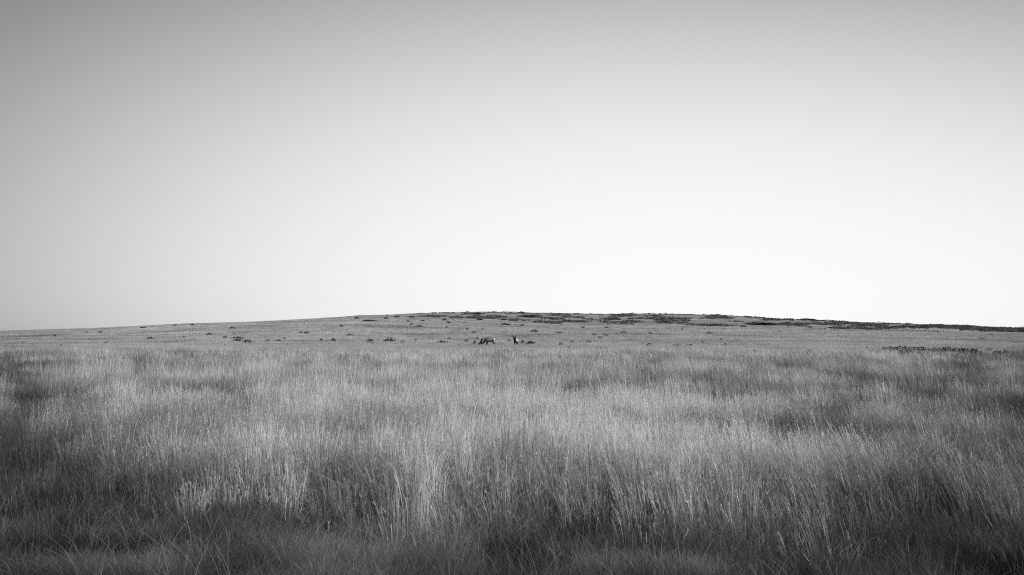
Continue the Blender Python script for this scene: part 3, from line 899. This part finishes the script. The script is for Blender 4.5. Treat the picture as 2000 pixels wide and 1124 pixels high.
def elk_nodes(pose):
    BODY_T = 0.62 if pose == "standing" else 0.14
    dz = -0.74 if pose == "bedded" else 0.0
    N = {"pelvis": (-0.55, 0, 1.17 + dz, (.25, .27), BODY_T), "loin": (-0.28, 0, 1.17 + dz, (.26, .28), BODY_T + .06),
         "barrel": (0.02, 0, 1.13 + dz, (.29, .32), BODY_T + .05), "chest": (0.30, 0, 1.11 + dz, (.27, .32), BODY_T),
         "shoulder": (0.52, 0, 1.14 + dz, (.22, .29), BODY_T * .7), "rump": (-0.74, 0, 1.14 + dz, (.19, .22), .75),
         "tail": (-0.90, 0, 1.02 + dz, .05, .7)}
    if pose == "grazing":
        hd = {"neck_base": (0.74, 0, 1.02, (.16, .21), NECK_T * 1.6), "neck": (0.94, 0.02, 0.80, (.12, .16), NECK_T),
              "poll": (1.12, 0.03, 0.60, (.10, .11), NECK_T), "brow": (1.20, 0.03, 0.46, (.09, .10), .05), "muzzle": (1.27, 0.03, 0.24, (.05, .06), HEAD_T)}
    elif pose == "bedded":
        hd = {"neck_base": (0.70, 0.05, 0.62, (.17, .21), NECK_T), "neck": (0.82, 0.16, 0.98, (.15, .16), NECK_T),
              "poll": (0.88, 0.27, 1.32, (.11, .12), NECK_T), "brow": (1.00, 0.27, 1.29, (.09, .10), HEAD_T), "muzzle": (1.24, 0.25, 1.15, (.05, .06), .03)}
    else:
        hd = {"neck_base": (0.70, -0.01, 1.24, (.19, .24), NECK_T), "neck": (0.80, -0.03, 1.46, (.18, .20), NECK_T),
              "poll": (0.88, -0.05, 1.66, (.13, .13), NECK_T), "brow": (1.00, -0.05, 1.63, (.10, .10), HEAD_T), "muzzle": (1.25, -0.06, 1.50, (.05, .06), .03)}
    N.update(hd)
    E = list(SPINE)
    px_, py_, pz_ = N["poll"][:3]
    for s_, tg in ((1, "l"), (-1, "r")):
        ear = (-0.03, s_ * 0.30, 0.16) if pose != "grazing" else (-0.02, s_ * 0.26, 0.12)
        N["ear_" + tg] = (px_ + ear[0] * .6, py_ + ear[1] * .55, pz_ + .04 + ear[2] * .6, (.06, .045), NECK_T)
        N["ear_tip_" + tg] = (px_ + ear[0] * 1.4, py_ + ear[1] * 1.35, pz_ + .06 + ear[2] * 1.6, .022, NECK_T)
        E += [("poll", "ear_" + tg), ("ear_" + tg, "ear_tip_" + tg)]
        if pose == "bedded":
            L_ = {"thigh": (-0.50, .20, .34, .17), "stifle": (-0.18, .30, .26, .11), "hock": (-0.55, .33, .12, .06), "hind_pastern": (-0.30, .36, .07, .04), "hind_hoof": (-0.18, .37, .05, .045),
                  "arm": (0.42, .19, .30, .14), "elbow": (0.26, .24, .20, .09), "knee": (0.60, .26, .12, .06), "fore_pastern": (0.36, .28, .07, .04), "fore_hoof": (0.26, .29, .05, .045)}
        else:
            f = 0.10 * s_
            L_ = {"thigh": (-0.57, .14, .96, .18), "stifle": (-0.42 + f * .4, .17, .76, .12), "hock": (-0.74 + f, .155, .52, .06), "hind_pastern": (-0.70 + f, .15, .14, .038), "hind_hoof": (-0.64 + f, .15, .035, .05),
                  "arm": (0.44, .14, .94, .14), "elbow": (0.38 - f * .5, .16, .74, .085), "knee": (0.43 - f, .15, .42, .055), "fore_pastern": (0.42 - f * 1.2, .145, .12, .036), "fore_hoof": (0.47 - f * 1.2, .145, .035, .05)}
        for k_, v_ in L_.items():
            N[k_ + "_" + tg] = (v_[0], s_ * v_[1], v_[2], v_[3], BODY_T * .7 if k_ in ("thigh",) else LEG_T)
        ch = ["pelvis", "thigh_" + tg, "stifle_" + tg, "hock_" + tg, "hind_pastern_" + tg, "hind_hoof_" + tg]
        E += list(zip(ch[:-1], ch[1:]))
        ch = ["chest", "arm_" + tg, "elbow_" + tg, "knee_" + tg, "fore_pastern_" + tg, "fore_hoof_" + tg]
        E += list(zip(ch[:-1], ch[1:]))
    return N, E


def antler(parent, base, out, up, back, side, size, tone):
    """A small young antler: curved beam, brow tine and a fork."""
    b0 = Vector(base)
    P = lambda o_, u_, k_: b0 + Vector((-back * k_, side * out * o_, up * u_)) * size
    vs, qs, ts = [], [], []
    for path, rad_ in (([P(0, 0, 0), P(.35, .18, .3), P(.7, .45, .7), P(1.0, 1.0, 1.0)], [.06, .055, .045, .018]),
                       ([P(.1, .06, .05), P(.15, .16, -.55), P(.2, .34, -.9)], [.024, .018, .006]),
                       ([P(.7, .45, .7), P(.74, .66, .5), P(.80, .86, .35)], [.022, .016, .006])):
        v_, q_ = tube(path, rad_)
        off = len(vs)
        vs += v_; qs += [tuple(i + off for i in f) for f in q_]
        ts += [tone[0] + (tone[1] - tone[0]) * (i // 8) / (len(path) - 1) for i in range(len(v_))]
    me = bpy.data.meshes.new("antler")
    me.from_pydata(vs, [], qs)
    a_ = me.attributes.new("tone", 'FLOAT', 'POINT')
    a_.data.foreach_set("value", np.array(ts, np.float32))
    me.polygons.foreach_set("use_smooth", np.ones(len(qs), bool))
    return link("antler", me, M_HORN, parent)


def eye(parent, p):
    bm = bmesh.new()
    bmesh.ops.create_uvsphere(bm, u_segments=10, v_segments=8, radius=0.022, matrix=Matrix.Translation(p))
    me = bpy.data.meshes.new("eye")
    bm.to_mesh(me); bm.free()
    a_ = me.attributes.new("tone", 'FLOAT', 'POINT')
    a_.data.foreach_set("value", np.full(len(me.vertices), 0.01, np.float32))
    return link("eye", me, M_HORN, parent)


def elk(pose, X, Y, rz, scale, label):
    x = (X - 1000) / F * Y
    t = empty("elk", (x, Y, float(ground(x, Y)) - 0.01), rz, scale)
    tag(t, label, "elk", "elk in the meadow")
    N, E = elk_nodes(pose)
    skin_body("body", N, E, t)
    bx_, by_, bz_ = N["brow"][:3]
    for s_ in (1, -1):
        eye(t, (bx_ + .02, by_ + s_ * .085, bz_ + .04))
    px_, py_, pz_ = N["poll"][:3]
    if pose == "standing":
        antler(t, (px_ + .03, py_ + .06, pz_ + .09), .46, .40, .10, 1, 1.0, (.03, .06))
        antler(t, (px_ + .03, py_ - .06, pz_ + .09), .46, .38, .10, -1, 1.0, (.03, .10))
    elif pose == "bedded":
        antler(t, (px_ + .03, py_ - .06, pz_ + .08), .38, .42, .05, -1, 1.0, (.45, .9))
        antler(t, (px_ + .03, py_ + .06, pz_ + .08), .22, .20, .25, 1, .8, (.03, .1))
    return t


elk("standing", 1008.0, 170.0, R(-107), 0.97, "elk standing alone facing the camera with dark neck and raised head")
elk("bedded", 938.0, 168.5, R(-88), 1.0, "elk bedded in the grass, only its dark neck and pale antler raised")
elk("grazing", 956.3, 174.0, R(180), 1.05, "elk grazing side-on with lowered head and white rump")

# ---------------------------------------------------------------- wire fence on the ridge
fence_px = [(1019, 626), (1033, 626.2), (1049, 627), (1057, 627.2), (1064, 627.6), (1079, 628), (1096, 628.6), (1112, 629.2), (1155, 630.4),
            (1172, 631), (1258, 633.2), (1302, 634.6), (1388, 636.8), (1400, 637), (1418, 637.4), (1540, 640.2)]
f_pts = []
for (X, Yp) in fence_px:
    f_pts.append(hit(X, Yp - 0.4, 0.0, Y_CREST + 12))
fo = empty("wire_fence", f_pts[0])
tag(fo, "old wire fence with thin dark wooden posts along the ridge", "fence")
org = Vector(f_pts[0])
tops = []
for i, (x, y, z) in enumerate(f_pts):
    hgt_ = 1.35 + 0.25 * random.random()
    lean_ = random.uniform(-0.06, 0.06)
    b0 = Vector((x, y, z - 0.1)) - org
    v_, q_ = tube([b0, b0 + Vector((lean_ * .5, 0, hgt_ * .5)), b0 + Vector((lean_, 0, hgt_))], [.12, .115, .10], 8)
    me = bpy.data.meshes.new("post")
    me.from_pydata(v_, [], q_)
    a_ = me.attributes.new("tone", 'FLOAT', 'POINT')
    a_.data.foreach_set("value", np.full(len(v_), 0.05, np.float32))
    link("post", me, M_WOOD, fo)
    tops.append(b0 + Vector((lean_, 0, 0)))
vs, qs = [], []
for wz in (0.45, 0.8, 1.15):
    for p, q in zip(tops[:-1], tops[1:]):
        a_, b_ = p + Vector((0, -.1, wz)), q + Vector((0, -.1, wz))
        v_, q_ = tube([a_, (a_ + b_) / 2 - Vector((0, 0, .03)), b_], [.006] * 3, 4)
        off = len(vs); vs += v_; qs += [tuple(i + off for i in f) for f in q_]
me = bpy.data.meshes.new("wire")
me.from_pydata(vs, [], qs)
a_ = me.attributes.new("tone", 'FLOAT', 'POINT')
a_.data.foreach_set("value", np.full(len(vs), 0.12, np.float32))
link("wire", me, M_WOOD, fo)
